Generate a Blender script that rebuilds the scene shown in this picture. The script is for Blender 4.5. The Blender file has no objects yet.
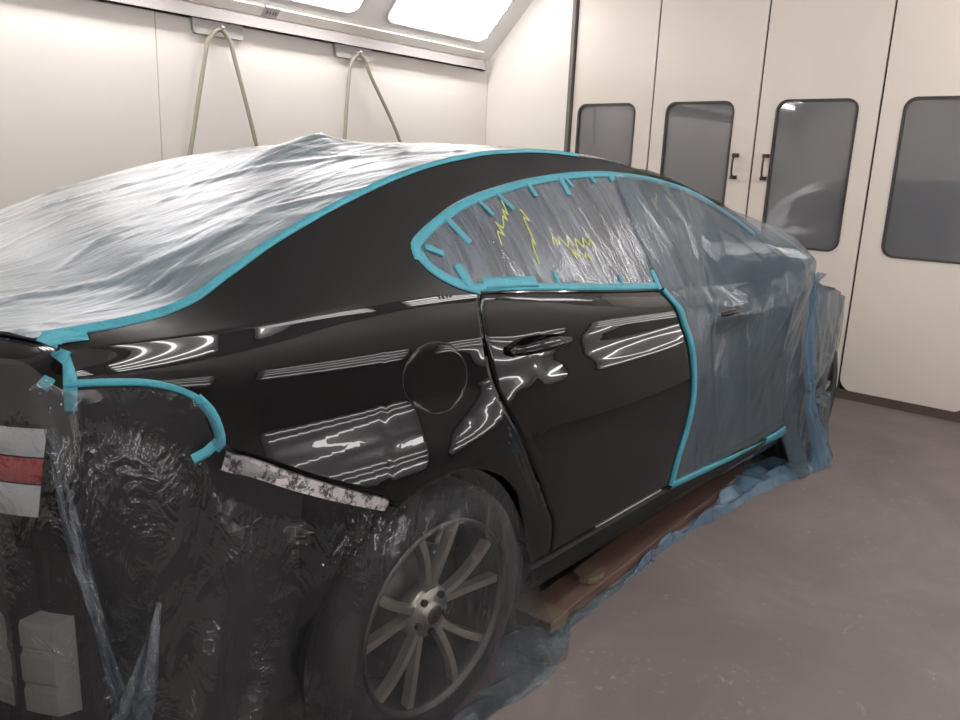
import bpy, bmesh, math, random
from mathutils import Vector, Matrix, noise
random.seed(7)
COL = bpy.context.scene.collection
CAMP = (791.12817, 0.23835, 0.04226, 0.69972, -1.26886, -2.08229, 1.40788)
EXPO = -0.95
# ---------- smooth interpolation and the car body surface ----------
def pchip(xs, ys):
    n = len(xs)
    h = [xs[i+1]-xs[i] for i in range(n-1)]
    d = [(ys[i+1]-ys[i])/h[i] for i in range(n-1)]
    m = [0.0]*n
    m[0], m[-1] = d[0], d[-1]
    for i in range(1, n-1):
        if d[i-1]*d[i] <= 0: m[i] = 0.0
        else:
            w1 = 2*h[i]+h[i-1]; w2 = h[i]+2*h[i-1]
            m[i] = (w1+w2)/(w1/d[i-1]+w2/d[i])
    def f(x):
        if x <= xs[0]: return ys[0]+m[0]*(x-xs[0])
        if x >= xs[-1]: return ys[-1]+m[-1]*(x-xs[-1])
        lo, hi = 0, n-1
        while hi-lo > 1:
            k = (lo+hi)//2
            if xs[k] <= x: lo = k
            else: hi = k
        t = (x-xs[lo])/h[lo]; t2 = t*t; t3 = t2*t
        return ((2*t3-3*t2+1)*ys[lo]+(t3-2*t2+t)*h[lo]*m[lo]+(-2*t3+3*t2)*ys[lo+1]+(t3-t2)*h[lo]*m[lo+1])
    return f
def crv(pts): return pchip([p[0] for p in pts], [p[1] for p in pts])

# half width in plan
W = crv([(-.80,.765),(-.74,.806),(-.66,.842),(-.55,.872),(-.4,.894),(-.2,.907),(0,.912),(.5,.912),(2.0,.912),(2.776,.912),(3.05,.882),(3.25,.822),(3.45,.725),(3.55,.66)])
Z4 = crv([(-.80,1.088),(-.5,1.104),(-.2,1.115),(.17,1.112),(.37,1.099),(.7,1.070),(1.08,1.042),(1.6,1.02),(2.2,.995),(2.6,.955),(3.0,.845),(3.45,.64)])
ZC = crv([(-.80,1.040),(-.4,1.020),(0,1.005),(.5,.990),(1,.972),(2,.93),(2.6,.89),(3,.78),(3.45,.58)])
Y6 = crv([(-.80,.72),(-.735,.72),(-.58,.712),(-.495,.705),(-.403,.70),(-.295,.68),(-.176,.66),(-.035,.635),(.135,.61),(.35,.585),(.57,.57),(.8,.57),(1.08,.585),(1.4,.615),(1.7,.672),(1.97,.732),(2.24,.79),(2.42,.815),(2.7,.80),(3.0,.76),(3.45,.65),(3.55,.61)])
Z6 = crv([(-.80,1.104),(-.735,1.107),(-.58,1.117),(-.495,1.135),(-.403,1.182),(-.295,1.232),(-.176,1.277),(-.035,1.324),(.135,1.375),(.35,1.420),(.57,1.449),(.8,1.460),(1.08,1.450),(1.4,1.408),(1.7,1.334),(1.97,1.245),(2.24,1.12),(2.42,1.03),(2.6,.975),(3.0,.868),(3.45,.665)])
ZMID = crv([(-.80,1.112),(-.70,1.118),(-.60,1.124),(-.5,1.143),(-.403,1.188),(-.295,1.239),(-.176,1.288),(-.035,1.338),(.135,1.390),(.35,1.434),(.57,1.464),(.8,1.478),(1.08,1.478),(1.4,1.450),(1.7,1.378),(1.97,1.285),(2.24,1.155),(2.42,1.065),(2.6,1.03),(3.0,.955),(3.45,.79)])
DXM = crv([(-.80,-.14),(-.5,-.09),(.3,.03),(1.0,.04),(1.5,.10),(2.4,.24),(2.8,.24),(3.45,.24)])
import math
def sstep(a, b, x):
    t = max(0., min(1., (x-a)/(b-a))); return t*t*(3-2*t)
def bell(x, c, w): return math.exp(-((x-c)/w)**2)
def side(x, z):
    """half width of the right/left flank at station x and height z"""
    w = W(x); z4 = Z4(x); z6 = Z6(x)
    fl = .012*bell(x,0,.42)+.012*bell(x,2.776,.42)          # wheel arch flare
    if z <= z4:
        zc = min(ZC(x), z4-.03)
        q = 1-sstep(-.02, .30, x); d_ = bell(x, .95, .5)
        k = [(.20,-.034),(.34,-.014),(.52,-.002+fl*.5),(.70,fl+.008*q+.003*d_),(.77,fl*.8+.003*q),(.84,-.002+fl*.4-.008*q+.002*d_),(.91,-.003-.014*q-.006*d_),(zc-.045,-.004-.011*q-.006*d_),(zc,-.008-.004*q-.001*d_),(z4,-.050),(z4+.06,-.105)]
        k = [p for i,p in enumerate(k) if i == 0 or p[0] > k[i-1][0]+.004]
        y = w + pchip([p[0] for p in k],[p[1] for p in k])(z)
        return y
    y4 = w-.050; y6 = Y6(x)
    t = min(1., (z-z4)/max(z6-z4,1e-4))
    hh = z6-z4
    return y4+(y6-y4)*t + .16*min(hh,.3)*t*(1-t)
def topz(x, s):
    """top surface: s=0 rail edge, s=1 centre line -> (x, y, z)"""
    y = Y6(x)*(1-s)
    return x+DXM(x)*(1-(1-s)**2), y, Z6(x)+(ZMID(x)-Z6(x))*(1-(1-s)**2)
# ---------- helpers ----------
def V(*a): return Vector(a)
def props(o, label=None, cat=None, group=None, kind=None):
    if label: o['label'] = label
    if cat: o['category'] = cat
    if group: o['group'] = group
    if kind: o['kind'] = kind
    return o
def thing(name, loc, label, cat, group=None):
    o = bpy.data.objects.new(name, None); COL.objects.link(o)
    o.location = loc; o.empty_display_size = .1
    return props(o, label, cat, group)
class MB:
    def __init__(s): s.v = []; s.f = []; s.sm = []
    def add(s, vs, fs, smooth=False):
        b = len(s.v); s.v += [tuple(v) for v in vs]
        for f in fs: s.f.append(tuple(i+b for i in f)); s.sm.append(smooth)
    def box(s, c, d, R=None):
        x, y, z = d[0]/2, d[1]/2, d[2]/2
        vs = [V(a*x, b*y, e*z) for a in (-1,1) for b in (-1,1) for e in (-1,1)]
        if R: vs = [R @ v for v in vs]
        vs = [v+V(*c) for v in vs]
        s.add(vs, [(0,1,3,2),(4,6,7,5),(0,4,5,1),(2,3,7,6),(0,2,6,4),(1,5,7,3)])
    def grid(s, rows, smooth=True, closed=False, flip=False):
        n = len(rows); m = len(rows[0]); vs = [p for r in rows for p in r]; fs = []
        for i in range(n-1):
            for j in range(m if closed else m-1):
                k = (j+1) % m
                q = (i*m+j, i*m+k, (i+1)*m+k, (i+1)*m+j)
                fs.append(q[::-1] if flip else q)
        s.add(vs, fs, smooth)
    def tube(s, pts, r, n=10, cap=True):
        pts = [V(*p) for p in pts]; rings = []; up = None
        for i, p in enumerate(pts):
            t = (pts[min(i+1, len(pts)-1)]-pts[max(i-1, 0)]).normalized()
            if up is None:
                up = t.cross(V(0,0,1) if abs(t.z) < .9 else V(1,0,0)).normalized()
            up = (up-t*up.dot(t)).normalized(); w = t.cross(up)
            rr = r[i] if isinstance(r, (list, tuple)) else r
            rings.append([p+(up*math.cos(a)+w*math.sin(a))*rr for a in [2*math.pi*k/n for k in range(n)]])
        s.grid(rings, True, True)
        if cap:
            for R_, fl in ((rings[0], 0), (rings[-1], 1)):
                s.add(R_, [tuple(range(n)) if fl else tuple(range(n))[::-1]])
    def lathe(s, prof, c, ax='y', n=64, smooth=True, ang=None):
        """prof: list of (radius, axial offset); axis along y at centre c"""
        rings = []
        for (r, a) in prof:
            rings.append([V(c[0]+r*math.cos(2*math.pi*k/n), c[1]+a, c[2]+r*math.sin(2*math.pi*k/n)) if ax == 'y'
                          else V(c[0]+r*math.cos(2*math.pi*k/n), c[1]+r*math.sin(2*math.pi*k/n), c[2]+a) for k in range(n)])
        s.grid(rings, smooth, True)
    def prism(s, outline, d, at):
        """outline: list of 2D, at(u,v,w)->Vector, extruded w in 0..d"""
        n = len(outline)
        a = [at(u, v, 0) for u, v in outline]; b = [at(u, v, d) for u, v in outline]
        s.add(a+b, [tuple(range(n))[::-1], tuple(range(n, 2*n))]+[(i, (i+1) % n, n+(i+1) % n, n+i) for i in range(n)])
    def build(s, name, mat, parent=None, merge=0, bevel=0, auto=None, solid=0, label=None, kind=None):
        me = bpy.data.meshes.new(name); me.from_pydata(s.v, [], s.f)
        for p, q in zip(me.polygons, s.sm): p.use_smooth = q
        if merge:
            bm = bmesh.new(); bm.from_mesh(me); bmesh.ops.remove_doubles(bm, verts=bm.verts, dist=merge)
            bmesh.ops.recalc_face_normals(bm, faces=bm.faces); bm.to_mesh(me); bm.free()
        me.validate(); me.update()
        me.materials.append(mat)
        o = bpy.data.objects.new(name, me); COL.objects.link(o)
        if parent is not None:
            o.parent = parent
            def world(q): return (world(q.parent) @ q.matrix_parent_inverse if q.parent else Matrix.Identity(4)) @ Matrix.Translation(q.location)
            o.matrix_parent_inverse = world(parent).inverted()
        if bevel:
            m = o.modifiers.new('bevel', 'BEVEL'); m.width = bevel; m.segments = 3; m.limit_method = 'ANGLE'
        if solid:
            m = o.modifiers.new('solid', 'SOLIDIFY'); m.thickness = solid; m.offset = -1
        return props(o, label=label, kind=kind)

def rrect(u0, u1, v0, v1, r, n=6):
    o = []
    for cx, cy, a0 in ((u1-r, v1-r, 0), (u0+r, v1-r, 90), (u0+r, v0+r, 180), (u1-r, v0+r, 270)):
        for k in range(n+1):
            a = math.radians(a0+90*k/n); o.append((cx+r*math.cos(a), cy+r*math.sin(a)))
    return o
def frame_ring(mb, out, inn, d, at):
    n = len(out)
    a = [at(u,v,0) for u,v in out]; b = [at(u,v,0) for u,v in inn]; c = [at(u,v,d) for u,v in out]; e = [at(u,v,d) for u,v in inn]
    fs = []
    for i in range(n):
        j = (i+1) % n
        fs += [(i,j,n+j,n+i)[::-1], (2*n+i,2*n+j,3*n+j,3*n+i), (i,j,2*n+j,2*n+i), (n+i,n+j,3*n+j,3*n+i)[::-1]]
    mb.add(a+b+c+e, fs)

# ---------- materials ----------
def lin(c):
    return tuple((v/255/12.92 if v/255 <= .04045 else ((v/255+.055)/1.055)**2.4) for v in c)+(1,)
def newmat(name):
    m = bpy.data.materials.new(name); m.use_nodes = True; nt = m.node_tree; nt.nodes.clear()
    out = nt.nodes.new('ShaderNodeOutputMaterial'); return m, nt, out
def N(nt, t, **kw):
    n = nt.nodes.new(t)
    for k, v in kw.items():
        if k in n.inputs: n.inputs[k].default_value = v
        else: setattr(n, k, v)
    return n
def coords(nt, scale=(1,1,1), rot=(0,0,0)):
    tc = N(nt, 'ShaderNodeTexCoord'); mp = N(nt, 'ShaderNodeMapping')
    mp.inputs['Scale'].default_value = scale; mp.inputs['Rotation'].default_value = rot
    nt.links.new(tc.outputs['Object'], mp.inputs['Vector']); return mp.outputs['Vector']
def pbr(name, col, rough=.5, metal=0, spec=.5, coat=0, noise_amt=0, nscale=8, bump=0, bscale=60, coat_rough=.03, coat_ior=1.5, stretch=(1,1,1)):
    m, nt, out = newmat(name); b = N(nt, 'ShaderNodeBsdfPrincipled')
    c = lin(col)
    b.inputs['Base Color'].default_value = c; b.inputs['Roughness'].default_value = rough; b.inputs['Metallic'].default_value = metal
    b.inputs['Specular IOR Level'].default_value = spec; b.inputs['Coat Weight'].default_value = coat; b.inputs['Coat Roughness'].default_value = coat_rough; b.inputs['Coat IOR'].default_value = coat_ior
    vec = coords(nt, stretch)
    if noise_amt:
        n = N(nt, 'ShaderNodeTexNoise', Scale=nscale, Detail=6.0, Roughness=.6)
        nt.links.new(vec, n.inputs['Vector'])
        r = N(nt, 'ShaderNodeValToRGB')
        r.color_ramp.elements[0].position = .3; r.color_ramp.elements[1].position = .7
        r.color_ramp.elements[0].color = tuple(v*(1-noise_amt) for v in c[:3])+(1,)
        r.color_ramp.elements[1].color = tuple(min(1, v*(1+noise_amt)) for v in c[:3])+(1,)
        nt.links.new(n.outputs['Fac'], r.inputs['Fac']); nt.links.new(r.outputs['Color'], b.inputs['Base Color'])
    if bump:
        n = N(nt, 'ShaderNodeTexNoise', Scale=bscale, Detail=4.0)
        nt.links.new(vec, n.inputs['Vector'])
        bp = N(nt, 'ShaderNodeBump', Strength=bump, Distance=.01)
        nt.links.new(n.outputs['Fac'], bp.inputs['Height']); nt.links.new(bp.outputs['Normal'], b.inputs['Normal'])
    nt.links.new(b.outputs['BSDF'], out.inputs['Surface']); return m
def schlick(nt, f0, mul, nrm=None):
    L = nt.links; lw = N(nt, 'ShaderNodeLayerWeight', Blend=.5)
    if nrm: L.new(nrm, lw.inputs['Normal'])
    p = N(nt, 'ShaderNodeMath', operation='POWER'); L.new(lw.outputs['Facing'], p.inputs[0]); p.inputs[1].default_value = 5
    a = N(nt, 'ShaderNodeMath', operation='MULTIPLY_ADD'); a.use_clamp = True; L.new(p.outputs[0], a.inputs[0]); a.inputs[1].default_value = (1-f0)*mul; a.inputs[2].default_value = f0*mul
    return a
def film(name, col, cover, gloss_rough=.12, ior=1.5, bump=.6, s1=(3,3,1), s2=(14,14,5), rot=(0,0,0), milky=.0, edge=.25, crinkle=0, dist=.02, glossmul=1.5):
    """thin plastic masking film: clear, partly milky, with shiny creases"""
    m, nt, out = newmat(name); L = nt.links
    v1 = coords(nt, s1, rot); v2 = coords(nt, s2, rot)
    n1 = N(nt, 'ShaderNodeTexNoise', Scale=1.0, Detail=3.0, Distortion=.8); L.new(v1, n1.inputs['Vector'])
    n2 = N(nt, 'ShaderNodeTexNoise', Scale=1.0, Detail=5.0, Distortion=1.2); L.new(v2, n2.inputs['Vector'])
    def ridge(n, w):
        a = N(nt, 'ShaderNodeMath', operation='SUBTRACT'); a.inputs[1].default_value = .5; L.new(n.outputs['Fac'], a.inputs[0])
        b = N(nt, 'ShaderNodeMath', operation='ABSOLUTE'); L.new(a.outputs[0], b.inputs[0])
        c = N(nt, 'ShaderNodeMath', operation='MULTIPLY'); c.inputs[1].default_value = w; L.new(b.outputs[0], c.inputs[0])
        d = N(nt, 'ShaderNodeMath', operation='SUBTRACT'); d.use_clamp = True; d.inputs[0].default_value = 1.0; L.new(c.outputs[0], d.inputs[1])
        return d.outputs[0]
    r1 = ridge(n1, 7); r2 = ridge(n2, 5)
    mx = N(nt, 'ShaderNodeMath', operation='MULTIPLY_ADD'); L.new(r2, mx.inputs[0]); mx.inputs[1].default_value = .45; L.new(r1, mx.inputs[2])
    h = mx.outputs[0]
    if crinkle:
        n3 = N(nt, 'ShaderNodeTexNoise', Scale=3.2, Detail=3.0, Distortion=2.0, Roughness=.5); L.new(v1, n3.inputs['Vector'])
        n4 = N(nt, 'ShaderNodeTexNoise', Scale=1.1, Detail=2.0); L.new(v1, n4.inputs['Vector'])
        mr = N(nt, 'ShaderNodeMapRange'); L.new(n4.outputs['Fac'], mr.inputs[0]); mr.inputs[1].default_value = .48; mr.inputs[2].default_value = .66
        r3 = ridge(n3, 4); mm = N(nt, 'ShaderNodeMath', operation='MULTIPLY'); L.new(r3, mm.inputs[0]); L.new(mr.outputs[0], mm.inputs[1])
        ad = N(nt, 'ShaderNodeMath', operation='MULTIPLY_ADD'); L.new(mm.outputs[0], ad.inputs[0]); ad.inputs[1].default_value = crinkle; L.new(h, ad.inputs[2]); h = ad.outputs[0]
    bp = N(nt, 'ShaderNodeBump', Strength=bump, Distance=dist); L.new(h, bp.inputs['Height'])
    dif = N(nt, 'ShaderNodeBsdfDiffuse'); dif.inputs['Color'].default_value = lin(col); L.new(bp.outputs['Normal'], dif.inputs['Normal'])
    trl = N(nt, 'ShaderNodeBsdfTranslucent'); trl.inputs['Color'].default_value = lin(col)
    dm = N(nt, 'ShaderNodeMixShader'); dm.inputs[0].default_value = .3; L.new(dif.outputs[0], dm.inputs[1]); L.new(trl.outputs[0], dm.inputs[2])
    tint = tuple(1-(1-c)*.35 for c in lin(col)[:3])+(1,)
    tr = N(nt, 'ShaderNodeBsdfTransparent'); tr.inputs['Color'].default_value = tint
    # cover: more where creases gather and at grazing angle
    cv = N(nt, 'ShaderNodeMath', operation='MULTIPLY_ADD'); cv.use_clamp = True; L.new(r1, cv.inputs[0]); cv.inputs[1].default_value = milky; cv.inputs[2].default_value = cover
    lw = N(nt, 'ShaderNodeLayerWeight', Blend=.35); L.new(bp.outputs['Normal'], lw.inputs['Normal'])
    cv2 = N(nt, 'ShaderNodeMath', operation='MULTIPLY_ADD'); cv2.use_clamp = True; L.new(lw.outputs['Facing'], cv2.inputs[0]); cv2.inputs[1].default_value = edge; L.new(cv.outputs[0], cv2.inputs[2])
    m1 = N(nt, 'ShaderNodeMixShader'); L.new(cv2.outputs[0], m1.inputs[0]); L.new(tr.outputs[0], m1.inputs[1]); L.new(dm.outputs[0], m1.inputs[2])
    gl = N(nt, 'ShaderNodeBsdfGlossy'); gl.inputs['Roughness'].default_value = gloss_rough; L.new(bp.outputs['Normal'], gl.inputs['Normal'])
    fm = schlick(nt, ((ior-1)/(ior+1))**2, glossmul, bp.outputs['Normal'])
    m2 = N(nt, 'ShaderNodeMixShader'); L.new(fm.outputs[0], m2.inputs[0]); L.new(m1.outputs[0], m2.inputs[1]); L.new(gl.outputs[0], m2.inputs[2])
    L.new(m2.outputs[0], out.inputs['Surface']); return m
def glassmat(name, tint, gloss_ior=1.5, mul=1.0, body=.0, bodycol=(30,30,32), grough=.015):
    m, nt, out = newmat(name); L = nt.links
    tr = N(nt, 'ShaderNodeBsdfTransparent'); tr.inputs['Color'].default_value = lin(tint)
    df = N(nt, 'ShaderNodeBsdfDiffuse'); df.inputs['Color'].default_value = lin(bodycol)
    m0 = N(nt, 'ShaderNodeMixShader'); m0.inputs[0].default_value = body; L.new(tr.outputs[0], m0.inputs[1]); L.new(df.outputs[0], m0.inputs[2])
    gl = N(nt, 'ShaderNodeBsdfGlossy'); gl.inputs['Roughness'].default_value = grough
    fm = schlick(nt, ((gloss_ior-1)/(gloss_ior+1))**2, mul)
    mx = N(nt, 'ShaderNodeMixShader'); L.new(fm.outputs[0], mx.inputs[0]); L.new(m0.outputs[0], mx.inputs[1]); L.new(gl.outputs[0], mx.inputs[2])
    L.new(mx.outputs[0], out.inputs['Surface']); return m
def emit(name, col, s):
    m, nt, out = newmat(name); e = N(nt, 'ShaderNodeEmission', Strength=s); e.inputs['Color'].default_value = col
    nt.links.new(e.outputs[0], out.inputs['Surface']); return m
def floormat():
    m, nt, out = newmat('painted_concrete'); L = nt.links; b = N(nt, 'ShaderNodeBsdfPrincipled', Roughness=.62)
    v = coords(nt); r = []
    def ramp(sc, det, stops, dist=0):
        n = N(nt, 'ShaderNodeTexNoise', Scale=sc, Detail=det, Roughness=.65, Distortion=dist); L.new(v, n.inputs['Vector'])
        c = N(nt, 'ShaderNodeValToRGB')
        while len(c.color_ramp.elements) < len(stops): c.color_ramp.elements.new(.5)
        for e, (p, q) in zip(c.color_ramp.elements, stops): e.position = p; e.color = lin(q)
        L.new(n.outputs['Fac'], c.inputs['Fac']); return n, c
    n1, c1 = ramp(1.1, 8, [(.3,(84,76,76)),(.5,(96,87,85)),(.72,(112,102,93))], .6)
    n2, c2 = ramp(38, 3, [(.56,(0,0,0)),(.70,(255,255,255))])
    n3, c3 = ramp(6, 6, [(.52,(0,0,0)),(.66,(255,255,255))], 1.0)
    mu = N(nt, 'ShaderNodeMath', operation='MULTIPLY'); L.new(c2.outputs[0], mu.inputs[0]); L.new(c3.outputs[0], mu.inputs[1])
    mu2 = N(nt, 'ShaderNodeMath', operation='MULTIPLY'); L.new(mu.outputs[0], mu2.inputs[0]); mu2.inputs[1].default_value = .6
    mx = N(nt, 'ShaderNodeMix', data_type='RGBA'); L.new(mu2.outputs[0], mx.inputs[0]); L.new(c1.outputs[0], mx.inputs[6]); mx.inputs[7].default_value = lin((140,136,128))
    L.new(mx.outputs[2], b.inputs['Base Color'])
    bp = N(nt, 'ShaderNodeBump', Strength=.25, Distance=.004); L.new(n2.outputs['Fac'], bp.inputs['Height']); L.new(bp.outputs[0], b.inputs['Normal'])
    L.new(b.outputs[0], out.inputs['Surface']); return m
def patchy(name, c1, c2, scale, lo=.45, hi=.55, rough=.4):
    m, nt, out = newmat(name); L = nt.links; b = N(nt, 'ShaderNodeBsdfPrincipled', Roughness=rough)
    v = coords(nt, scale); n = N(nt, 'ShaderNodeTexNoise', Scale=1.0, Detail=5.0, Roughness=.7); L.new(v, n.inputs['Vector'])
    c = N(nt, 'ShaderNodeValToRGB'); c.color_ramp.elements[0].position = lo; c.color_ramp.elements[1].position = hi
    c.color_ramp.elements[0].color = lin(c1); c.color_ramp.elements[1].color = lin(c2)
    L.new(n.outputs['Fac'], c.inputs['Fac']); L.new(c.outputs[0], b.inputs['Base Color'])
    bp = N(nt, 'ShaderNodeBump', Strength=.4, Distance=.003); L.new(n.outputs['Fac'], bp.inputs['Height']); L.new(bp.outputs[0], b.inputs['Normal'])
    L.new(b.outputs[0], out.inputs['Surface']); return m
M = dict(
 wall=pbr('cream_wall_panel', (226,221,215), .38, spec=.35),
 door=pbr('cream_door_panel', (220,211,201), .30, spec=.45, bump=.03, bscale=2.5),
 ceil=pbr('ceiling_white', (225,223,220), .5),
 metal=pbr('grey_painted_metal', (172,170,168), .4, spec=.5),
 rail=pbr('pale_grey_rail', (166,161,160), .45),
 dark=pbr('dark_rubber', (50,46,45), .6),
 gap=pbr('grey_brown_gap', (98,92,89), .6),
 brown=pbr('dark_brown_rubber', (74,62,56), .6),
 handle=pbr('dark_brown_handle', (58,48,44), .4),
 hose=pbr('pale_olive_hose', (146,143,126), .45),
 floor=floormat(),
 paint=pbr('black_gloss_paint', (6,6,8), .5, spec=0.0, coat=1.0, coat_rough=.006, coat_ior=1.42),
 under=pbr('black_inner_steel', (14,14,15), .45),
 plastic=pbr('black_plastic', (8,8,9), .5, spec=.2),
 tyre=pbr('tyre_rubber', (24,24,25), .75, bump=.3, bscale=90),
 alloy=pbr('machined_alloy', (186,180,168), .3, metal=.85),
 alloy2=pbr('dark_alloy', (40,40,42), .4, metal=.7),
 disc=pbr('brake_steel', (90,88,86), .4, metal=1),
 tape=pbr('teal_masking_tape', (52,124,138), .5, spec=.4, noise_amt=.12, nscale=30, bump=.25, bscale=120),
 wood=pbr('weathered_wood', (84,72,56), .75, noise_amt=.35, nscale=6, stretch=(1,14,14)),
 wood2=pbr('red_brown_board', (80,58,50), .7, noise_amt=.3, nscale=5, stretch=(1,10,10)),
 lampclear=pbr('clear_lamp_lens', (196,200,200), .12, coat=1),
 lampred=pbr('red_lamp_lens', (150,30,38), .15, coat=1),
 foam=pbr('pale_grey_foam', (128,127,122), .8, bump=.3, bscale=70),
 bracket=patchy('scuffed_bracket', (30,28,28), (146,141,141), (50,50,50), .42, .52),
 grate=pbr('dark_grating', (34,33,34), .6, metal=.4),
 chalk=pbr('yellow_marker', (190,196,110), .7),
 outwall=pbr('shop_wall_grey', (120,122,124), .8),
 autoglass=glassmat('car_window_glass', (120,128,130), 1.5, 1.0, .2, (24,26,28)),
 boothglass=glassmat('booth_window_glass', (110,112,116), 1.5, 4.0, .50, (132,132,136), .03),
 mirror=pbr('mirror_glass', (200,200,200), .02, metal=1),
 seat=pbr('dark_seat_fabric', (44,44,46), .8),
 tube=emit('fluorescent_tube', (1,.97,.96,1), 60.0),
 tube_low=emit('fluorescent_tube_low', (1,.97,.96,1), 34.0),
 trough=pbr('light_reflector_white', (235,232,232), .35),
 f_top=film('pale_masking_film', (134,152,163), .52, .33, 1.5, .13, (1.4,6,2), (4,16,5), (0,0,.35), .18, .20, glossmul=1.15, dist=.02),
 f_win=film('clear_window_film', (124,134,148), .30, .13, 1.5, .11, (15,3,1.2), (40,3,3), (0,.22,0), .30, .1, glossmul=1.8),
 f_door=film('blue_grey_film', (102,122,136), .35, .16, 1.5, .10, (4,2,1.2), (14,5,4), (0,.2,0), .10, .06, glossmul=1.0),
 f_blue=film('blue_film', (112,146,172), .40, .2, 1.5, .2, (6,6,2), (18,18,7), (0,0,0), .16, .2, glossmul=1.2),
 f_rear=film('clear_dark_film', (110,120,132), .02, .045, 1.45, .22, (5,5,2.5), (13,13,6), (.2,.3,0), .03, .05, crinkle=1.6, glossmul=2.2),
 f_hem=film('hem_film', (70,86,100), .22, .12, 1.5, .2, (6,6,2), (18,18,7), (0,0,0), .16, .2, glossmul=1.2),
 f_floor=film('loose_floor_film', (104,130,142), .22, .15, 1.5, .35, (8,8,8), (22,22,22), (0,0,0), .2, .3, glossmul=1.2),
)
# ---------- the booth ----------
XD = 4.24; YL = 2.60; YR = -2.26; XB = -3.3; ZS = 2.30; YLT = 2.02; YRT = -1.68; ZT = 2.88
def plate(name, pts, mat, thick=.06, n=None):
    n = V(*n); a = [V(*p) for p in pts]; b = [p+n*thick for p in a]; k = len(a); mb = MB()
    mb.add(a+b, [tuple(range(k)), tuple(range(k, 2*k))[::-1]]+[(i, (i+1) % k, k+(i+1) % k, k+i) for i in range(k)])
    o = mb.build(name, mat); return props(o, kind='structure')
fl = MB(); fl.box((.6,0,-.05), (8.6,5.2,.1)); props(fl.build('floor', M['floor']), kind='structure')
# left wall of joined panels
wl = MB(); seams = [XB, -2.28, -1.11, .06, 1.227, XD]
for a, b in zip(seams[:-1], seams[1:]):
    wl.box(((a+b)/2, YL+.03, 1.16), (b-a-.004, .06, 2.36))
wl.box(((XB+XD)/2, YL+.05, 1.16), (XD-XB, .06, 2.36))
props(wl.build('wall_left', M['wall']), kind='structure')
wr = MB(); wr.box(((XB+XD)/2, YR-.03, 1.16), (XD-XB+.1, .06, 2.36)); props(wr.build('wall_right', M['wall']), kind='structure')
wb = MB(); wb.box((XB-.03, .17, 1.5), (.06, 5.0, 3.0)); props(wb.build('wall_back', M['wall']), kind='structure')
plate('ceiling_left', [(XB,YL,ZS),(XD,YL,ZS),(XD,YLT,ZT),(XB,YLT,ZT)], M['ceil'], .06, (0,.7,.7))
plate('ceiling_right', [(XB,YR,ZS),(XB,YRT,ZT),(XD,YRT,ZT),(XD,YR,ZS)], M['ceil'], .06, (0,-.7,.7))
cl = MB(); cl.box(((XB+XD)/2, .17, ZT+.03), (XD-XB+.1, YLT-YRT+.04, .06)); props(cl.build('ceiling', M['ceil']), kind='structure')
# front wall round the door opening
wf = MB()
wf.box((XD+.04, (1.745+YL)/2, 1.5), (.08, YL-1.745, 3.0)); wf.box((XD+.04, (YR-1.42)/2, 1.5), (.08, -1.42-YR, 3.0)); wf.box((XD+.04, .16, 2.97), (.08, 3.2, .1))
props(wf.build('wall_front', M['wall']), kind='structure')
fr = MB(); fr.box((XD-.003, 1.722, 1.45), (.05, .03, 2.9)); fr.box((XD-.003, -1.40, 1.45), (.05, .03, 2.9))
props(fr.build('trim_1', M['gap']), kind='structure')
tr2 = MB(); tr2.box((XD-.006, 1.765, 1.45), (.03, .05, 2.9)); props(tr2.build('trim_2', M['wall']), kind='structure')
bb = MB(); bb.box((XD+.015, .16, .03), (.05, 3.1, .06)); props(bb.build('trim_3', M['brown']), kind='structure')
edges = [1.702, .982, .170, -.604, -1.37]
wins = [(1.124,1.639), (.343,.862), (-.475,.043), (-1.26,-.740)]
for i in range(4):
    yl, yr = edges[i], edges[i+1]; w0, w1 = wins[i]
    at = lambda u, v, w: V(XD+w, u, v)
    out = rrect(yr+.007, yl-.007, .055, 2.86, .09 if i == 3 else .02, 6)
    inn = rrect(w0, w1, .965, 1.928, .07, 6)
    mb = MB(); frame_ring(mb, out, inn, .05, at)
    d = mb.build('door_%d' % (i+1), M['door']); props(d, kind='structure')
    g = MB(); frame_ring(g, rrect(w0-.004, w1+.004, .961, 1.932, .074, 6), rrect(w0+.011, w1-.011, .976, 1.917, .06, 6), .022, lambda u, v, w: V(XD-.006+w, u, v))
    g.build('window_gasket', M['dark'], d)
    p = MB(); p.prism(rrect(w0+.004, w1-.004, .969, 1.924, .066, 6), .006, lambda u, v, w: V(XD+.012+w, u, v))
    p.build('window_pane', M['boothglass'], d)
    e = MB(); e.box((XD+.03, yr, 1.45), (.03, .016, 2.8)); e.build('edge_seal', M['dark'], d)
    if i in (1, 2):
        hy = .292 if i == 1 else .076
        h = MB()
        for z in (1.415, 1.565): h.box((XD-.006, hy, z), (.014, .046, .026)); h.box((XD-.022, hy, z), (.03, .018, .018))
        h.tube([(XD-.02,hy,1.415),(XD-.042,hy,1.435),(XD-.048,hy,1.46),(XD-.048,hy,1.52),(XD-.042,hy,1.545),(XD-.02,hy,1.565)], .008, 8)
        h.build('door_handle', M['handle'], d)
# the workshop outside, seen darkly through the panes
ow = MB(); ow.box((6.9, 0, 1.5), (.1, 7, 3.2)); ow.box((5.6, 3.4, 1.5), (2.6, .1, 3.2)); ow.box((5.6, -3.4, 1.5), (2.6, .1, 3.2)); ow.box((5.6, 0, 3.1), (2.7, 7, .1))
props(ow.build('wall_outer', M['outwall']), kind='structure')
of = MB(); of.box((5.9, 0, -.05), (2.0, 7, .1)); props(of.build('floor_outer', M['outwall']), kind='structure')
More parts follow.
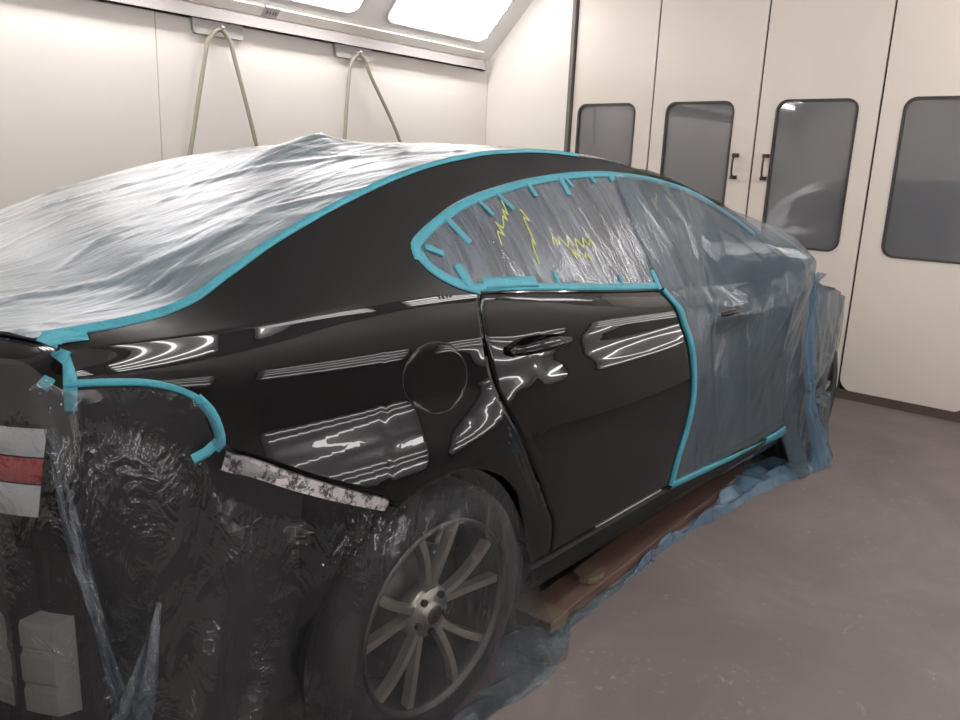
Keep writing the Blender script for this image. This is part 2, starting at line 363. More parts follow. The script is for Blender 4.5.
# rail and trunking on the left wall
rl = MB(); rl.box(((XB+4.13)/2, YL-.03, 2.247), (4.13-XB, .06, .068)); rl.box(((XB+4.13)/2, YL-.036, 2.217), (4.13-XB, .072, .008))
o = rl.build('wall_rail', M['rail']); props(o, 'pale grey metal rail running along the top of the left wall', 'rail')
ec = MB(); ec.box((4.138, YL-.034, 2.247), (.024, .068, .082)); ec.build('end_cap', M['rail'], o)
sld = V(0, YLT-YL, ZT-ZS).normalized(); sln = V(0, -sld.z, sld.y)*1.0
if sln.z > 0: sln = -sln
def slp(u, v, w): return V(0, YL, ZS)+V(1,0,0)*u+sld*v+sln*w
tk = MB(); tk.prism([(XB,.022),(1.93,.022),(1.93,.085),(XB,.085)], .02, lambda u, v, w: slp(u, v, w+.001)); o = tk.build('cable_trunking', M['wall']); props(o, 'white cable trunking above the wall rail, left of the small outlet box', 'trunking')
tk = MB(); tk.prism([(2.05,.022),(4.1,.022),(4.1,.085),(2.05,.085)], .02, lambda u, v, w: slp(u, v, w+.001)); o = tk.build('cable_trunking', M['wall']); props(o, 'white cable trunking above the wall rail, right of the small outlet box', 'trunking')
ob = MB(); ob.prism([(1.935,.016),(2.045,.016),(2.045,.092),(1.935,.092)], .026, lambda u, v, w: slp(u, v, w+.001)); o = ob.build('outlet_box', M['rail'], bevel=.004); props(o, 'small grey outlet box with dark slots in the white cable trunking', 'outlet box')
sl = MB()
for dx in (-.03, -.01, .016, .034): sl.prism([(1.987+dx,.044),(1.993+dx,.044),(1.993+dx,.066),(1.987+dx,.066)], .003, lambda u, v, w: slp(u, v, w+.026))
sl.build('socket_slots', M['dark'], o)
for (x0, x1, a, top, b, lab, side_) in ((1.445,1.792,1.361,(1.617,2.165),1.859,'left','leftmost'), (2.533,2.869,2.595,(2.725,2.15),3.153,'right','rightmost')):
    mb = MB(); mb.prism([(x0,2.213),(x0+.012,2.135),(x0+.024,2.128),(x1-.008,2.128),(x1,2.136),(x1,2.213)], .03, lambda u, v, w: V(u, YL-.004-w, v))
    pk = mb.build('hose_bracket', M['metal']); props(pk, 'grey metal bracket under the wall rail, %s of the two' % side_, 'bracket', 'hose brackets on the left wall')
    pg = MB(); pg.tube([(top[0], YL-.03, 2.172), (top[0], YL-.075, 2.165), (top[0], YL-.09, 2.18)], .011, 10); pg.build('hook', M['metal'], pk)
    pts = []
    tx, tz = top
    # end heights fixed so both legs hang down the wall
    zl, zr = .95, .95
    ax = a-(tx-a)*.45; bx = b+(b-tx)*.40
    P = [(ax,zl),(a,1.40 if side_=='leftmost' else 1.575),(tx-.125,2.02),(tx-.075,2.125),(tx,2.165),(tx+.07,2.125),(tx+.12,2.02),(b,1.46 if side_=='leftmost' else 1.567),(bx,zr)]
    if side_ == 'rightmost': P = [(2.53,.015),(2.53,.4),(2.545,zl),(2.595,1.575),(2.632,1.98),(2.66,2.10),(2.725,2.155),(2.79,2.12),(2.845,2.02),(3.153,1.567),(3.40,zr),(3.46,.3),(3.46,.015)]
    else: P = [(1.24,.015),(1.24,.4),(1.27,zl),(1.361,1.348),(1.50,1.98),(1.535,2.10),(1.617,2.165),(1.68,2.10),(1.71,2.0),(1.859,1.459),(1.97,zr),(2.02,.3),(2.02,.015)]
    # smooth
    sm = []
    for k in range(len(P)-1):
        p0, p1, p2, p3 = P[max(k-1,0)], P[k], P[k+1], P[min(k+2,len(P)-1)]
        for t in [q/8 for q in range(8)]:
            sm.append(tuple(.5*(2*p1[c]+(-p0[c]+p2[c])*t+(2*p0[c]-5*p1[c]+4*p2[c]-p3[c])*t*t+(-p0[c]+3*p1[c]-3*p2[c]+p3[c])*t**3) for c in (0,1)))
    sm.append(P[-1])
    hs = MB(); hs.tube([(x, YL-.062, z) for x, z in sm], .0135, 10)
    o = hs.build('air_hose', M['hose']); props(o, 'pale olive hose draped in an arch over the %s wall bracket' % side_, 'hose', 'hoses hung on the left wall')
# light fixtures, four tubes each, set in both sloping ceilings
def fixture(side_, x0, k, lab, low=False):
    s = 1 if side_ == 'left' else -1
    yb, yt = (YL, YLT) if s > 0 else (YR, YRT)
    d = V(0, 0, 1) if low else V(0, yt-yb, ZT-ZS); ln = d.length; d.normalize(); nrm = V(0, -d.z*s, d.y*s) if s > 0 else V(0, d.z, -d.y)
    if nrm.z > 0: nrm = -nrm
    if low: nrm = V(0, 1, 0)
    base = V(x0, yb, .28 if low else ZS)
    at = lambda u, v, w: base+V(1,0,0)*u+d*v+nrm*w
    t = thing('wall_light' if low else 'ceiling_light', base+V(.56,0,0)+d*.4, lab, 'light', 'four tube light fixtures low in the right wall' if low else 'four tube light fixtures in the sloping ceiling')
    h = MB(); out = rrect(0, 1.12, .155, .74, .09, 8); inn = rrect(.012, 1.108, .167, .728, .08, 8)
    frame_ring(h, out, inn, .012, at); h.build('gasket', M['rail'], t)
    b = MB(); b.prism(rrect(.012, 1.108, .167, .728, .08, 8), .004, lambda u, v, w: at(u, v, w+.001)); b.build('reflector', M['trough'], t)
    for q in range(4):
        vv = .24+q*.138
        tb = MB(); tb.tube([at(.06, vv, .03), at(1.07, vv, .03)], .0055 if low else .012, 8); tb.build('tube', M['tube_low' if low else 'tube'], t)
xs = [2.90-1.37*k for k in range(5)]
names = ['nearest the folding doors', 'second from the folding doors', 'third from the folding doors', 'fourth from the folding doors', 'farthest from the folding doors']
for k, x0 in enumerate(xs):
    fixture('left', x0, k, 'bright panel light in the left sloping ceiling, '+names[k])
    fixture('right', x0, k, 'bright panel light in the right sloping ceiling, '+names[k])
for k, x0 in enumerate(xs):
    fixture('right', x0-.2, k, 'low panel light set upright in the right wall, '+names[k], True)
# exhaust grating in the floor below the car
g = MB(); GX0, GX1, GY0, GY1 = -1.9, 3.3, -.45, .75
g.box(((GX0+GX1)/2, (GY0+GY1)/2, .003), (GX1-GX0, GY1-GY0, .004))
for i in range(int((GX1-GX0)/.05)+1): g.box((GX0+i*.05, (GY0+GY1)/2, .009), (.006, GY1-GY0, .012))
for j in range(int((GY1-GY0)/.1)+1): g.box(((GX0+GX1)/2, GY0+j*.1, .010), (GX1-GX0, .008, .012))
o = g.build('floor_grating', M['grate']); props(o, 'dark steel floor grating under the rear of the car', 'grating')
# ---------- the car ----------
car = thing('sedan', (1.35, 0, 0), 'glossy black sedan wrapped in plastic masking film inside the spray booth', 'car')
DOORCUT = crv([(.24,.50),(.419,.486),(.516,.428),(.675,.336),(.774,.265),(.865,.203),(.959,.163),(1.034,.147),(1.079,.154),(1.12,.176)])      # x of rear door's rear edge at height z
FRONTCUT = crv([(.24,1.42),(.44,1.42),(.63,1.41),(.78,1.36),(.95,1.30),(1.05,1.27),(1.1,1.26)])
FENDCUT = crv([(.24,2.36),(.5,2.36),(.7,2.33),(.9,2.30),(1.1,2.28)])
def arch(x, cx, r=.385):
    d = r*r-(x-cx)**2; return .33+math.sqrt(d) if d > 0 else 0
LOWQ = crv([(-.78,1.032),(-.719,1.034),(-.65,1.026),(-.597,1.005),(-.557,.974),(-.537,.938),(-.532,.905),(-.525,.896),(-.469,.867),(-.388,.820),(-.297,.772),(-.183,.717),(-.15,.702)])
def zlow(x):
    if x < -.17: return LOWQ(x)
    z = max(arch(x, 0), arch(x, 2.776))
    return max(z, .318)
WT = crv([(.033,1.200),(.045,1.226),(.09,1.248),(.135,1.267),(.285,1.317),(.488,1.357),(.755,1.392),(1.054,1.410),(1.314,1.402),(1.58,1.367),(1.832,1.289),(2.105,1.165),(2.30,1.045)])
WBq = crv([(.033,1.200),(.042,1.180),(.069,1.157),(.117,1.134),(.174,1.116)])
def WB(x): return WBq(x) if x < .17 else Z4(x)+.004
def P(x, z, sgn=-1, off=0.):
    return V(x, sgn*(side(x, z)+off), z)
def Nrm(x, z, sgn=-1):
    e = .01
    a = P(x+e, z, sgn)-P(x-e, z, sgn); b = P(x, z+e, sgn)-P(x, z-e, sgn)
    n = a.cross(b).normalized()
    return n if n.y*sgn > 0 else -n
def fixfaces(o, ctr=V(1.3,0,.7)):
    return o
def lowgrid(xl, xr, nx, nz, sgn, top=None, xs=None):
    """lower flank panel between the cut lines xl(z) and xr(z)"""
    rows = []
    us = xs if xs else [i/nx for i in range(nx+1)]
    for u in us:
        row = []
        for j in range(nz+1):
            v = j/nz; x = xl(.5)+(xr(.5)-xl(.5))*u; z = .5
            for _ in range(5):
                z0 = zlow(x); z1 = Z4(x) if top is None else top(x)
                z = z0+(z1-z0)*v; x = xl(z)+(xr(z)-xl(z))*u
            row.append((x, z))
        rows.append(row)
    return rows
def panel(mb, rows, sgn, off=0., rim=.012):
    mb.grid([[P(x, z, sgn, off) for x, z in r] for r in rows], True, flip=(sgn > 0))
    if rim:      # turned-in edge
        n, m = len(rows), len(rows[0])
        loop = [rows[i][0] for i in range(n)]+[rows[-1][j] for j in range(1, m)]+[rows[i][-1] for i in range(n-2, -1, -1)]+[rows[0][j] for j in range(m-2, 0, -1)]
        loop.append(loop[0])
        mb.grid([[P(x, z, sgn, off) for x, z in loop], [P(x, z, sgn, off-rim) for x, z in loop]], False, flip=(sgn < 0))
def ulist(x0, x1, n, cxs=()):
    s = set(round(i/n, 5) for i in range(n+1))
    for cx in cxs:
        for k in range(25):
            x = cx-.385*math.cos(math.pi*k/24); u = (x-x0)/(x1-x0)
            if 0 < u < 1: s.add(round(u, 5))
    return sorted(s)
for sgn in (-1, 1):
    # quarter panel with the pillar and roof rail above it
    mb = MB()
    rows = lowgrid(lambda z: -.775, lambda z: DOORCUT(z)-.0022, 60, 40, sgn, xs=ulist(-.775, .3, 70, (0,)))
    panel(mb, rows, sgn, rim=0)
    n, m = len(rows), len(rows[0])
    edge = [r[0] for r in rows]
    mb.grid([[P(x, z, sgn) for x, z in edge], [P(x, z, sgn, -.006)+V(0,0,.002) for x, z in edge], [P(x, z, sgn, -.03) for x, z in edge]], False, flip=(sgn < 0))
    edge = rows[-1]
    mb.grid([[P(x, z, sgn) for x, z in edge], [P(x, z, sgn, -.02) for x, z in edge]], False, flip=(sgn > 0))
    xsu = [r[-1][0] for r in rows]; xsu = [x for x in xsu if x < .17]
    up = []
    # columns above the belt
    allx = sorted(set([round(x, 4) for x in xsu]+[.033, .0335, .036, .04, .046, .055, .065]+[.17+i*.0225 for i in range(100)]))
    allx = [x for x in allx if x <= 2.36]
    K = 14
    lo = []; hi = []
    for x in allx:
        z4 = Z4(x); z6 = Z6(x)
        if x < .033:
            zb = zt = z4+(z6-z4)*.5
            zb = zt = z4+(z6-z4)*(.5+(.5)*0)
        elif x < 2.30: zb, zt = WB(x), WT(x)
        else: zb = zt = (z4+z6)/2
        if x < .033:
            f = sstep(-.10, .033, x); zb = zt = (z4+(z6-z4)*.5)*(1-f)+f*min(1.200, z6-.02)
        lo.append([(x, z4+(zb-z4)*k/6) for k in range(7)]); hi.append([(x, zt+(z6-zt)*k/K) for k in range(K+1)])
    mb.grid([[P(x, z, sgn) for x, z in r] for r in lo], True, flip=(sgn > 0))
    mb.grid([[P(x, z, sgn) for x, z in r] for r in hi], True, flip=(sgn > 0))
    # turned-in window edge
    wl_ = [(x, WT(x)) for x in allx if .033 <= x < 2.30]; wb_ = [(x, WB(x)) for x in allx if .033 <= x < 2.30]
    for l_, fl_ in ((wl_, sgn > 0), (wb_, sgn < 0)):
        mb.grid([[P(x, z, sgn) for x, z in l_], [P(x, z, sgn, -.02) for x, z in l_]], False, flip=not fl_)
    q = mb.build('quarter_panel', M['paint'], car, merge=.0006)
    # doors and fender
    mb = MB(); panel(mb, lowgrid(lambda z: DOORCUT(z)+.0022, lambda z: FRONTCUT(z)-.0022, 60, 40, sgn, top=lambda x: Z4(x)-.003), sgn, rim=.016)
    rd = mb.build('rear_door', M['paint'], car, merge=.0004)
    mb = MB(); panel(mb, lowgrid(lambda z: FRONTCUT(z)+.0022, lambda z: FENDCUT(z)-.0022, 40, 30, sgn, top=lambda x: Z4(x)-.003), sgn, rim=.016)
    fd = mb.build('front_door', M['paint'], car, merge=.0004)
    mb = MB(); panel(mb, lowgrid(lambda z: FENDCUT(z)+.0022, lambda z: 3.50, 50, 30, sgn, top=lambda x: Z6(x)-.001, xs=ulist(2.3, 3.5, 50, (2.776,))), sgn, rim=.016)
    mb.build('front_fender', M['paint'], car, merge=.0004)
    # rocker below the doors
    mb = MB(); rr = []
    for i in range(41):
        x = .40+i*(2.38-.40)/40; w = W(x)
        rr.append([V(x, sgn*(w-.028), .322), V(x, sgn*(w-.012), .305), V(x, sgn*(w-.012), .262), V(x, sgn*(w-.03), .225), V(x, sgn*(w-.09), .205), V(x, sgn*(w-.3), .205)])
    mb.grid(rr, False, flip=(sgn > 0)); mb.build('rocker_panel', M['plastic'], car, merge=.0004)
    # highlight on the right rear door's bottom edge, modelled as a thin grey tube
    if sgn < 0:
        et = MB(); et.tube([P(.74+.0225*k, .3235, -1, .0012) for k in range(20)], .0016, 6); et.build('bottom_edge_highlight', M['metal'], rd)
    # side glass: quarter, rear, front
    qd = crv([(1.05,.125),(1.121,.171),(1.324,.362),(1.4,.43)])
    def glassgrid(x0f, x1f, nm):
        g = MB(); rows = []
        for i in range(31):
            row = []
            for j in range(13):
                v = j/12; x = .8; z = 1.2
                for _ in range(6):
                    a, b = x0f(z), x1f(z); x = a+(b-a)*i/30
                    z = WB(x)+(WT(x)-WB(x))*v
                row.append(P(x, z, sgn, -.010))
            rows.append(row)
        g.grid(rows, True, flip=(sgn > 0)); return g.build(nm, M['autoglass'], car, solid=.004)
    glassgrid(lambda z: .036, lambda z: qd(z)-.012, 'quarter_window')
    glassgrid(lambda z: qd(z)+.012, lambda z: 1.235, 'rear_door_window')
    glassgrid(lambda z: 1.315, lambda z: 2.27, 'front_door_window')
    pm = MB()
    pm.grid([[P(qd(z)+dx, z, sgn, -.006) for dx in (-.016, 0, .016)] for z in [1.115+k*.0225 for k in range(10)]], True, flip=(sgn > 0)); pm.build('window_divider', M['plastic'], car, solid=.01)
    pm = MB(); pm.grid([[P(1.275+dx, z, sgn, -.004) for dx in (-.045, 0, .045)] for z in [1.035+k*.0375 for k in range(11)]], True, flip=(sgn > 0)); pm.build('door_pillar', M['plastic'], car, solid=.01)
    # door handles
    for (hx, hz, dr) in ((.37, .962, rd), (1.53, .925, fd)):
        cup = MB(); n = 24; rows = []
        for k in range(6):
            f = k/5; r_ = []
            for a in range(n):
                t = 2*math.pi*a/n; x = hx+.02+.085*f*math.cos(t); z = hz-.004+.030*f*math.sin(t)
                r_.append(P(x, z, sgn, .0015-.006*(1-f*f)))
            rows.append(r_)
        cup.grid(rows, True, True, flip=(sgn < 0)); cup.build('handle_cup', M['paint'], dr)
        hb = MB(); pts = []; rad = []
        for k in range(15):
            t = k/14; x = hx-.115+.23*t; z = hz+.008+.006*math.sin(math.pi*t)-.012*(t-.5)**2
            pts.append(P(x, z, sgn, .004+.034*math.sin(math.pi*t)**.55)); rad.append(.013+.004*math.sin(math.pi*t))
        hb.tube(pts, rad, 12); h = hb.build('door_handle', M['paint'], dr)
        lk = MB(); lk.lathe([(.001,.0),(.011,.0),(.013,-sgn*.006),(.013,-sgn*.02)], P(hx-.125, hz+.006, sgn, .016), 'y', 16); lk.build('key_cap', M['paint'], h)
    # side mirror
    mm = MB(); mr = []
    for k in range(13):
        a = math.pi*k/12; r = math.sin(a)
        mr.append([V(1.99+.085*math.cos(t)*r*.9, sgn*(.93-.09*math.cos(a)), 1.045+.075*math.sin(t)*r**.7) for t in [2*math.pi*q/20 for q in range(20)]])
    mm.grid(mr, True, True, flip=(sgn > 0)); mm.tube([P(2.10, 1.0, sgn, -.01), P(2.04, 1.02, sgn, .05)], .022, 10)
    mi = mm.build('side_mirror', M['paint'], car, merge=.0004)
    mg = MB(); mg.prism(rrect(-.06, .06, -.045, .045, .03), .004, lambda u, v, w: V(1.912-w, sgn*(.935)+u, 1.045+v)); mg.build('mirror_glass', M['mirror'], mi)
    # wheel housings
    for cx in (0, 2.776):
        wh = MB(); wh.lathe([(.384, -sgn*-.0+sgn*.0)], (0,0,0)) if False else None
        rows = []
        for k in range(33):
            a = math.pi*(-.08+1.16*k/32)
            rows.append([V(cx+.378*math.cos(a), sgn*yy, .33+.378*math.sin(a)) for yy in (.885, .80, .60)])
        wh.grid(rows, True); c = [V(cx+.378*math.cos(math.pi*(-.08+1.16*k/32)), sgn*.60, .33+.378*math.sin(math.pi*(-.08+1.16*k/32))) for k in range(33)]
        wh.add(c, [tuple(range(33))]); wh.build('wheel_housing', M['under'], car)
# fuel door: a shut-line ring with the flap set in it
fu = MB(); cx, cz = -.011, .943
def ringpt(r, t, off): return P(cx+r*1.02*math.cos(t), cz+r*.82*math.sin(t)-.17*r*math.cos(t), -1, off)
rows = []
for rr_, o_ in [(.0985*k/12, .0010) for k in range(13)]+[(.0990,.0009),(.0996,-.0012)]:
    rows.append([ringpt(max(rr_, .0002), 2*math.pi*a/64, o_) for a in range(64)])
fu.grid(rows, True, True, flip=True); flap = fu.build('fuel_door', M['paint'], car)
gr = MB(); gr.grid([[ringpt(r, 2*math.pi*a/64, o_) for a in range(65)] for r, o_ in ((.0995,-.0008),(.0995,.0004),(.1012,.0004),(.1018,-.0008))], True, flip=True); gr.build('shut_line', M['under'], flap)
gr = MB(); gr.grid([[ringpt(r, 2*math.pi*a/64, o_) for a in range(65)] for r, o_ in ((.1018,.0002),(.1024,.0007),(.1030,.0002))], True, flip=True); gr.build('edge_bead', M['paint'], flap)
# top skins
def topgrid(x0, x1, nx, sgn, drop=0., s0=0., ns=24):
    return [[V(*[(a, sgn*b, c-drop) for a, b, c in [topz(x0+(x1-x0)*i/nx, s0+(1-s0)*j/ns)]][0]) for j in range(ns+1)] for i in range(nx+1)]
def topskin(name, x0, x1, mat, nx=30, drop=0.):
    mb = MB()
    for sgn in (-1, 1): mb.grid(topgrid(x0, x1, nx, sgn, drop), True, flip=(sgn < 0))
    return mb.build(name, mat, car, merge=.0006)
tl = topskin('trunk_lid', -.775, -.53, M['paint'], 20)
topskin('rear_window', -.528, .30, M['autoglass'], 40, .002)
rf = topskin('roof', .30, 1.42, M['paint'], 40)
topskin('windshield', 1.42, 2.40, M['autoglass'], 40, .002)
topskin('hood', 2.40, 3.50, M['paint'], 40)
# shark fin aerial
af = MB(); rows = []
for k in range(9):
    t = k/8; r = []
    for a in range(16):
        an = 2*math.pi*a/16
        r.append(V(.345+.03*t+(.075-.055*t)*math.cos(an), (.022-.017*t)*math.sin(an), 1.425+.044*t**.8))
    rows.append(r)
af.grid(rows, True, True); af.add(rows[-1], [tuple(range(16))]); af.build('roof_aerial', M['paint'], rf)
# rear face: curve in plan from corner to corner
REARP = [(-.775,.783),(-.80,.755),(-.835,.70),(-.865,.62),(-.89,.50),(-.915,.34),(-.928,.17),(-.932,0)]
RX = crv([(-p[1], p[0]) for p in REARP])      # x as function of -|y|
def rear_y(i, n): return .783*math.cos(math.pi/2*i/n)
def rearface(name, z0, z1, mat, inset=0., ins_top=0., nz=8, parent=car, ymax=.783, prof=None):
    mb = MB(); rows = []
    for i in range(61):
        y = -ymax+2*ymax*i/60; y = ymax*math.sin(math.pi/2*(2*i/60-1)); r = []
        for j in range(nz+1):
            z = z0+(z1-z0)*j/nz; b = (prof(z) if prof else 0)
            r.append(V(RX(-abs(y))+inset+b, y, z))
        rows.append(r)
    mb.grid(rows, True, flip=True); return mb.build(name, mat, parent)
# lid rear panel bows up to the deck edge
mb = MB(); rows = []
for i in range(61):
    y = .783*math.sin(math.pi/2*(2*i/60-1)); r = []
    ay = abs(y)
    for j in range(13):
        t = j/12; z = .74+(1.075-.74)*t
        r.append(V(RX(-ay)+.02*(1-t)+.012*t**4, y, z))
    s = 1-min(1, ay/.72); xx, _, zz = topz(-.775, max(0, s)); r.append(V(xx-.006, y, min(zz, 1.118)-.012)); r.append(V(xx+.004, y, zz-.004))
    rows.append(r)
mb.grid(rows, True, flip=True); mb.build('lid_rear_panel', M['paint'], tl)
rearface('rear_inner_panel', .30, .76, M['under'], .05)
# inner rear corners left bare where the bumper has been taken off
for sgn in (-1, 1):
    mb = MB(); rows = []
    for i in range(31):
        x = -.79+(.0+.43)*i/30; x = -.79+.45*i/30
        rows.append([V(x, sgn*(W(x)-.045-.03*math.sin(math.pi*j/12)), .30+(zlow(max(x,-.78))+.02-.30)*j/12) for j in range(13)])
    mb.grid(rows, True, flip=(sgn > 0)); mb.build('inner_quarter', M['under'], car)
    # scuffed bumper retainer strip under the quarter panel edge
    bk = MB(); r0 = []
    for i in range(41):
        x = -.522+(.35)*i/40; z = LOWQ(x)-.006; w = .034-.008*(i/40)
        nz_ = [P(x, z, sgn, -.012), P(x, z-.003, sgn, -.004), P(x-.012, z-w, sgn, -.006), P(x-.012, z-w-.002, sgn, -.02)]
        r0.append(nz_)
    bk.grid(r0, False, flip=(sgn < 0)); bk.build('bumper_retainer', M['bracket'], car, label='scuffed grey bumper retainer strip')
# foam absorber and bar across the back
fm = MB(); rows = []
for i in range(41):
    y = -.74+1.48*i/40; x = RX(-abs(y))+.0
    pr = [(.06,0.605),(.0,0.601),(-.012,0.590),(-.012,0.553),(.004,0.547),(-.004,0.539),(-.022,0.533),(-.022,0.485),(-.004,0.477),(-.008,0.469),(-.02,0.463),(-.016,0.420),(.06,0.413)]
    rows.append([V(x+.012+(a*.6 if a > .03 else a*.22), y, b) for a, b in pr])
fm.grid(rows, False, flip=False)
for e, fl_ in ((rows[0], 1), (rows[-1], 0)): fm.add(e, [tuple(range(len(e)))[::-1] if fl_ else tuple(range(len(e)))])
fo = fm.build('bumper_absorber', M['foam'], car, label='pale ridged foam bumper absorber')
for yv in (-.60, -.45, -.2, .1, .4, .6):
    rb = MB(); rb.box((RX(-abs(yv))-.004, yv, .511), (.03, .008, .17)); rb.build('absorber_rib', M['rail'], fo)
# lamps on the lid: clear upper, red lower, clear strip
for sgn in (-1, 1):
    for nm, z0, z1, mt, lb in (('lamp_lens', .919, .968, 'lampclear', 'clear upper lens'), ('lamp_lens', .872, .916, 'lampred', 'red lens'), ('lamp_lens', .812, .869, 'lampclear', 'clear lower lens')):
        mb = MB(); rows = []
        for i in range(17):
            y = .775-.42*i/16; r = []
            for j in range(7):
                z = z0+(z1-z0)*j/6; b = .012*math.sin(math.pi*j/6)**.5*min(1, i/4)
                yy = y-(1.0-z)*.14*(1 if i == 0 else 1-i/16)
                r.append(V(RX(-yy)-.004-b, sgn*yy, z))
            rows.append(r)
        mb.grid(rows, True, flip=(sgn > 0)); mb.build(nm, M[mt], tl, label=lb)
# front face
FXP = [(3.50,.70),(3.56,.64),(3.62,.53),(3.67,.38),(3.70,.18),(3.705,0)]
FX = crv([(-p[1], p[0]) for p in FXP][::1])
mb = MB(); rows = []
for i in range(41):
    y = .70*math.sin(math.pi/2*(2*i/40-1)); r = []
    for j in range(11):
        z = .20+(.60-.20)*j/10; r.append(V(FX(-abs(y))-.03*(j/10)**3-.02*(1-j/10)**2, y, z))
    s = 1-min(1, abs(y)/.68); xx, _, zz = topz(3.50, s); r.append(V((FX(-abs(y))+xx)/2-.02, y, (zz+.60)/2+.02)); r.append(V(xx-.005, y, zz-.003)); rows.append(r)
mb.grid(rows, True); mb.build('front_bumper', M['paint'], car)
mb = MB(); mb.prism(rrect(-.40, .40, .38, .58, .05), .03, lambda u, v, w: V(3.69-abs(u)*.12+w*.2, u, v)); mb.build('grille', M['plastic'], car)
for sgn in (-1, 1):
    mb = MB(); mb.grid([[V(FX(-(.50+.22*i/10))-.01+.012*math.sin(math.pi*j/6), sgn*(.50+.22*i/10), .53+.08*j/6+.03*i/10) for j in range(7)] for i in range(11)], True, flip=(sgn < 0)); mb.build('headlamp', M['lampclear'], car)
# underbody, cabin floor, inner dark shell, seats
ub = MB(); ub.box((1.35, 0, .24), (4.0, 1.30, .06)); ub.box((1.35, 0, .50), (2.0, 1.62, .5)); ub.box((-.62, 0, .62), (.45, 1.36, .62)); ub.box((3.05, 0, .5), (.7, 1.1, .45)); ub.box((2.2, 0, .72), (.3, 1.6, .4))
ub.build('underbody', M['under'], car)
for sgn in (-1, 1):
    inn = MB(); inn.grid([[P(x_, z_, sgn, -.022) for z_ in [zz0+(Z4(x_)-.01-zz0)*j/10 for zz0 in [zlow(x_)]for j in range(11)]] for x_ in [-.76+i*.035 for i in range(120)]], True, flip=(sgn > 0)); inn.build('inner_shell', M['under'], car)
for (sx, w0, n_) in ((.62, 1.2, 'rear_seat'), (1.55, .5, 'front_seat'), (1.55, -.5, 'front_seat')):
    ys = [0] if n_ == 'rear_seat' else [w0*.75]
    for y0 in ys:
        w = 1.25 if n_ == 'rear_seat' else .50
        st = MB(); st.box((sx+.28, y0, .62), (.5, w, .14)); st.box((sx-.0, y0, .88), (.13, w, .52), Matrix.Rotation(-.28, 3, 'Y')); st.build(n_, M['seat'], car, bevel=.03)
        for yy in ([-.4, .4] if n_ == 'rear_seat' else [y0]):
            hr = MB(); hr.box((sx-.10, yy, 1.20), (.08, .25, .15)); hr.build('headrest', M['seat'], car, bevel=.03)
sw = MB(); sw.tube([V(2.03+.03*math.sin(a), .37+.18*math.cos(a), .98+.17*math.sin(a)) for a in [2*math.pi*k/24 for k in range(25)]], .013, 8, False); sw.box((2.06,.37,.98),(.04,.30,.04)); sw.build('steering_wheel', M['plastic'], car)
# exhaust, suspension arm seen in the bare rear
ex = MB(); ex.tube([(-.30,-.35,.33),(-.55,-.42,.33),(-.84,-.45,.35)], .03, 12); ex.build('exhaust_pipe', M['disc'], car)
mf = MB(); mf.tube([(-.28,-.52,.42),(-.30,-.52,.42),(-.60,-.52,.42),(-.62,-.52,.42)], [.03,.09,.09,.03], 20); mf.build('muffler', M['under'], car)
# wheels: tyre mesh with rim, spokes and nuts as its children
def wheel(cx, cy, turn=0.):
    R_ = .332; s = -1
    mb = MB()
    prof = [(.236,-.105),(.250,-.112),(.285,-.118),(.312,-.112),(.326,-.098),(.3315,-.08),(.3315,-.05),(.326,-.048),(.326,-.042),(.332,-.04),(.332,0),(.326,.002),(.326,.008),(.332,.01),(.332,.05),(.326,.052),(.326,.058),(.3315,.06),(.3315,.08),(.322,.10),(.29,.112),(.24,.10)]
    mb.lathe(prof, (0,0,0), 'y', 72); w = mb.build('wheel', M['tyre'], None)
    w.location = (cx, cy, .333); return w
def wheel_parts(w):
    out = []
    rim = MB(); rim.lathe([(.242,-.109),(.249,-.113),(.246,-.118),(.238,-.112),(.231,-.095),(.222,-.06),(.212,.02),(.220,.09),(.238,.105)], (0,0,0), 'y', 72)
    a = rim.build('rim', M['alloy2']); out.append(a)
    lip = MB(); lip.lathe([(.250,-.1135),(.247,-.121),(.241,-.119),(.234,-.108)], (0,0,0), 'y', 72); out.append(lip.build('rim_lip', M['disc']))
    # five twin spokes splitting toward the rim
    for k in range(5):
        sp = MB(); a0 = 2*math.pi*k/5+.31
        for d in (-1, 1):
            rows = []
            for i in range(9):
                t = i/8; r = .045+(.236-.045)*t; an = a0+d*(.12+.15*t)
                wd = (.013-.003*t)*(1+.5*t*t); y = -.078-.026*math.sin(t*math.pi*.55)
                c = V(r*math.cos(an), y, r*math.sin(an)); tn = V(-math.sin(an), 0, math.cos(an))
                rows.append([c+tn*wd+V(0,.022,0), c+tn*wd*.7, c-tn*wd*.7, c-tn*wd+V(0,.022,0)])
            sp.grid(rows, False, flip=False)
        out.append(sp.build('spoke', M['alloy'], None, solid=0))
    hub = MB(); hub.lathe([(.0005,-.098),(.026,-.098),(.030,-.094),(.032,-.085),(.060,-.084),(.070,-.072),(.072,-.04)], (0,0,0), 'y', 40); h = hub.build('hub', M['alloy']); out.append(h)
    cap = MB(); cap.lathe([(.0005,-.103),(.018,-.103),(.024,-.099),(.024,-.095)], (0,0,0), 'y', 32); out.append(cap.build('hub_cap', M['disc']))
    for k in range(5):
        an = 2*math.pi*k/5+.31+math.pi/5
        nt = MB(); nt.tube([(.050*math.cos(an),-.075,.050*math.sin(an)), (.050*math.cos(an),-.094,.050*math.sin(an))], .010, 6); out.append(nt.build('wheel_nut', M['disc']))
    dk = MB(); dk.lathe([(.06,-.03),(.155,-.03),(.155,-.005),(.06,-.005)], (0,0,0), 'y', 48); out.append(dk.build('brake_disc', M['disc']))
    bk = MB(); bk.lathe([(.0005,.02),(.215,.02)], (0,0,0), 'y', 48); out.append(bk.build('wheel_back', M['under']))
    for o in out: o.parent = w
    return out
w0 = wheel(.012, -.795); parts0 = wheel_parts(w0)
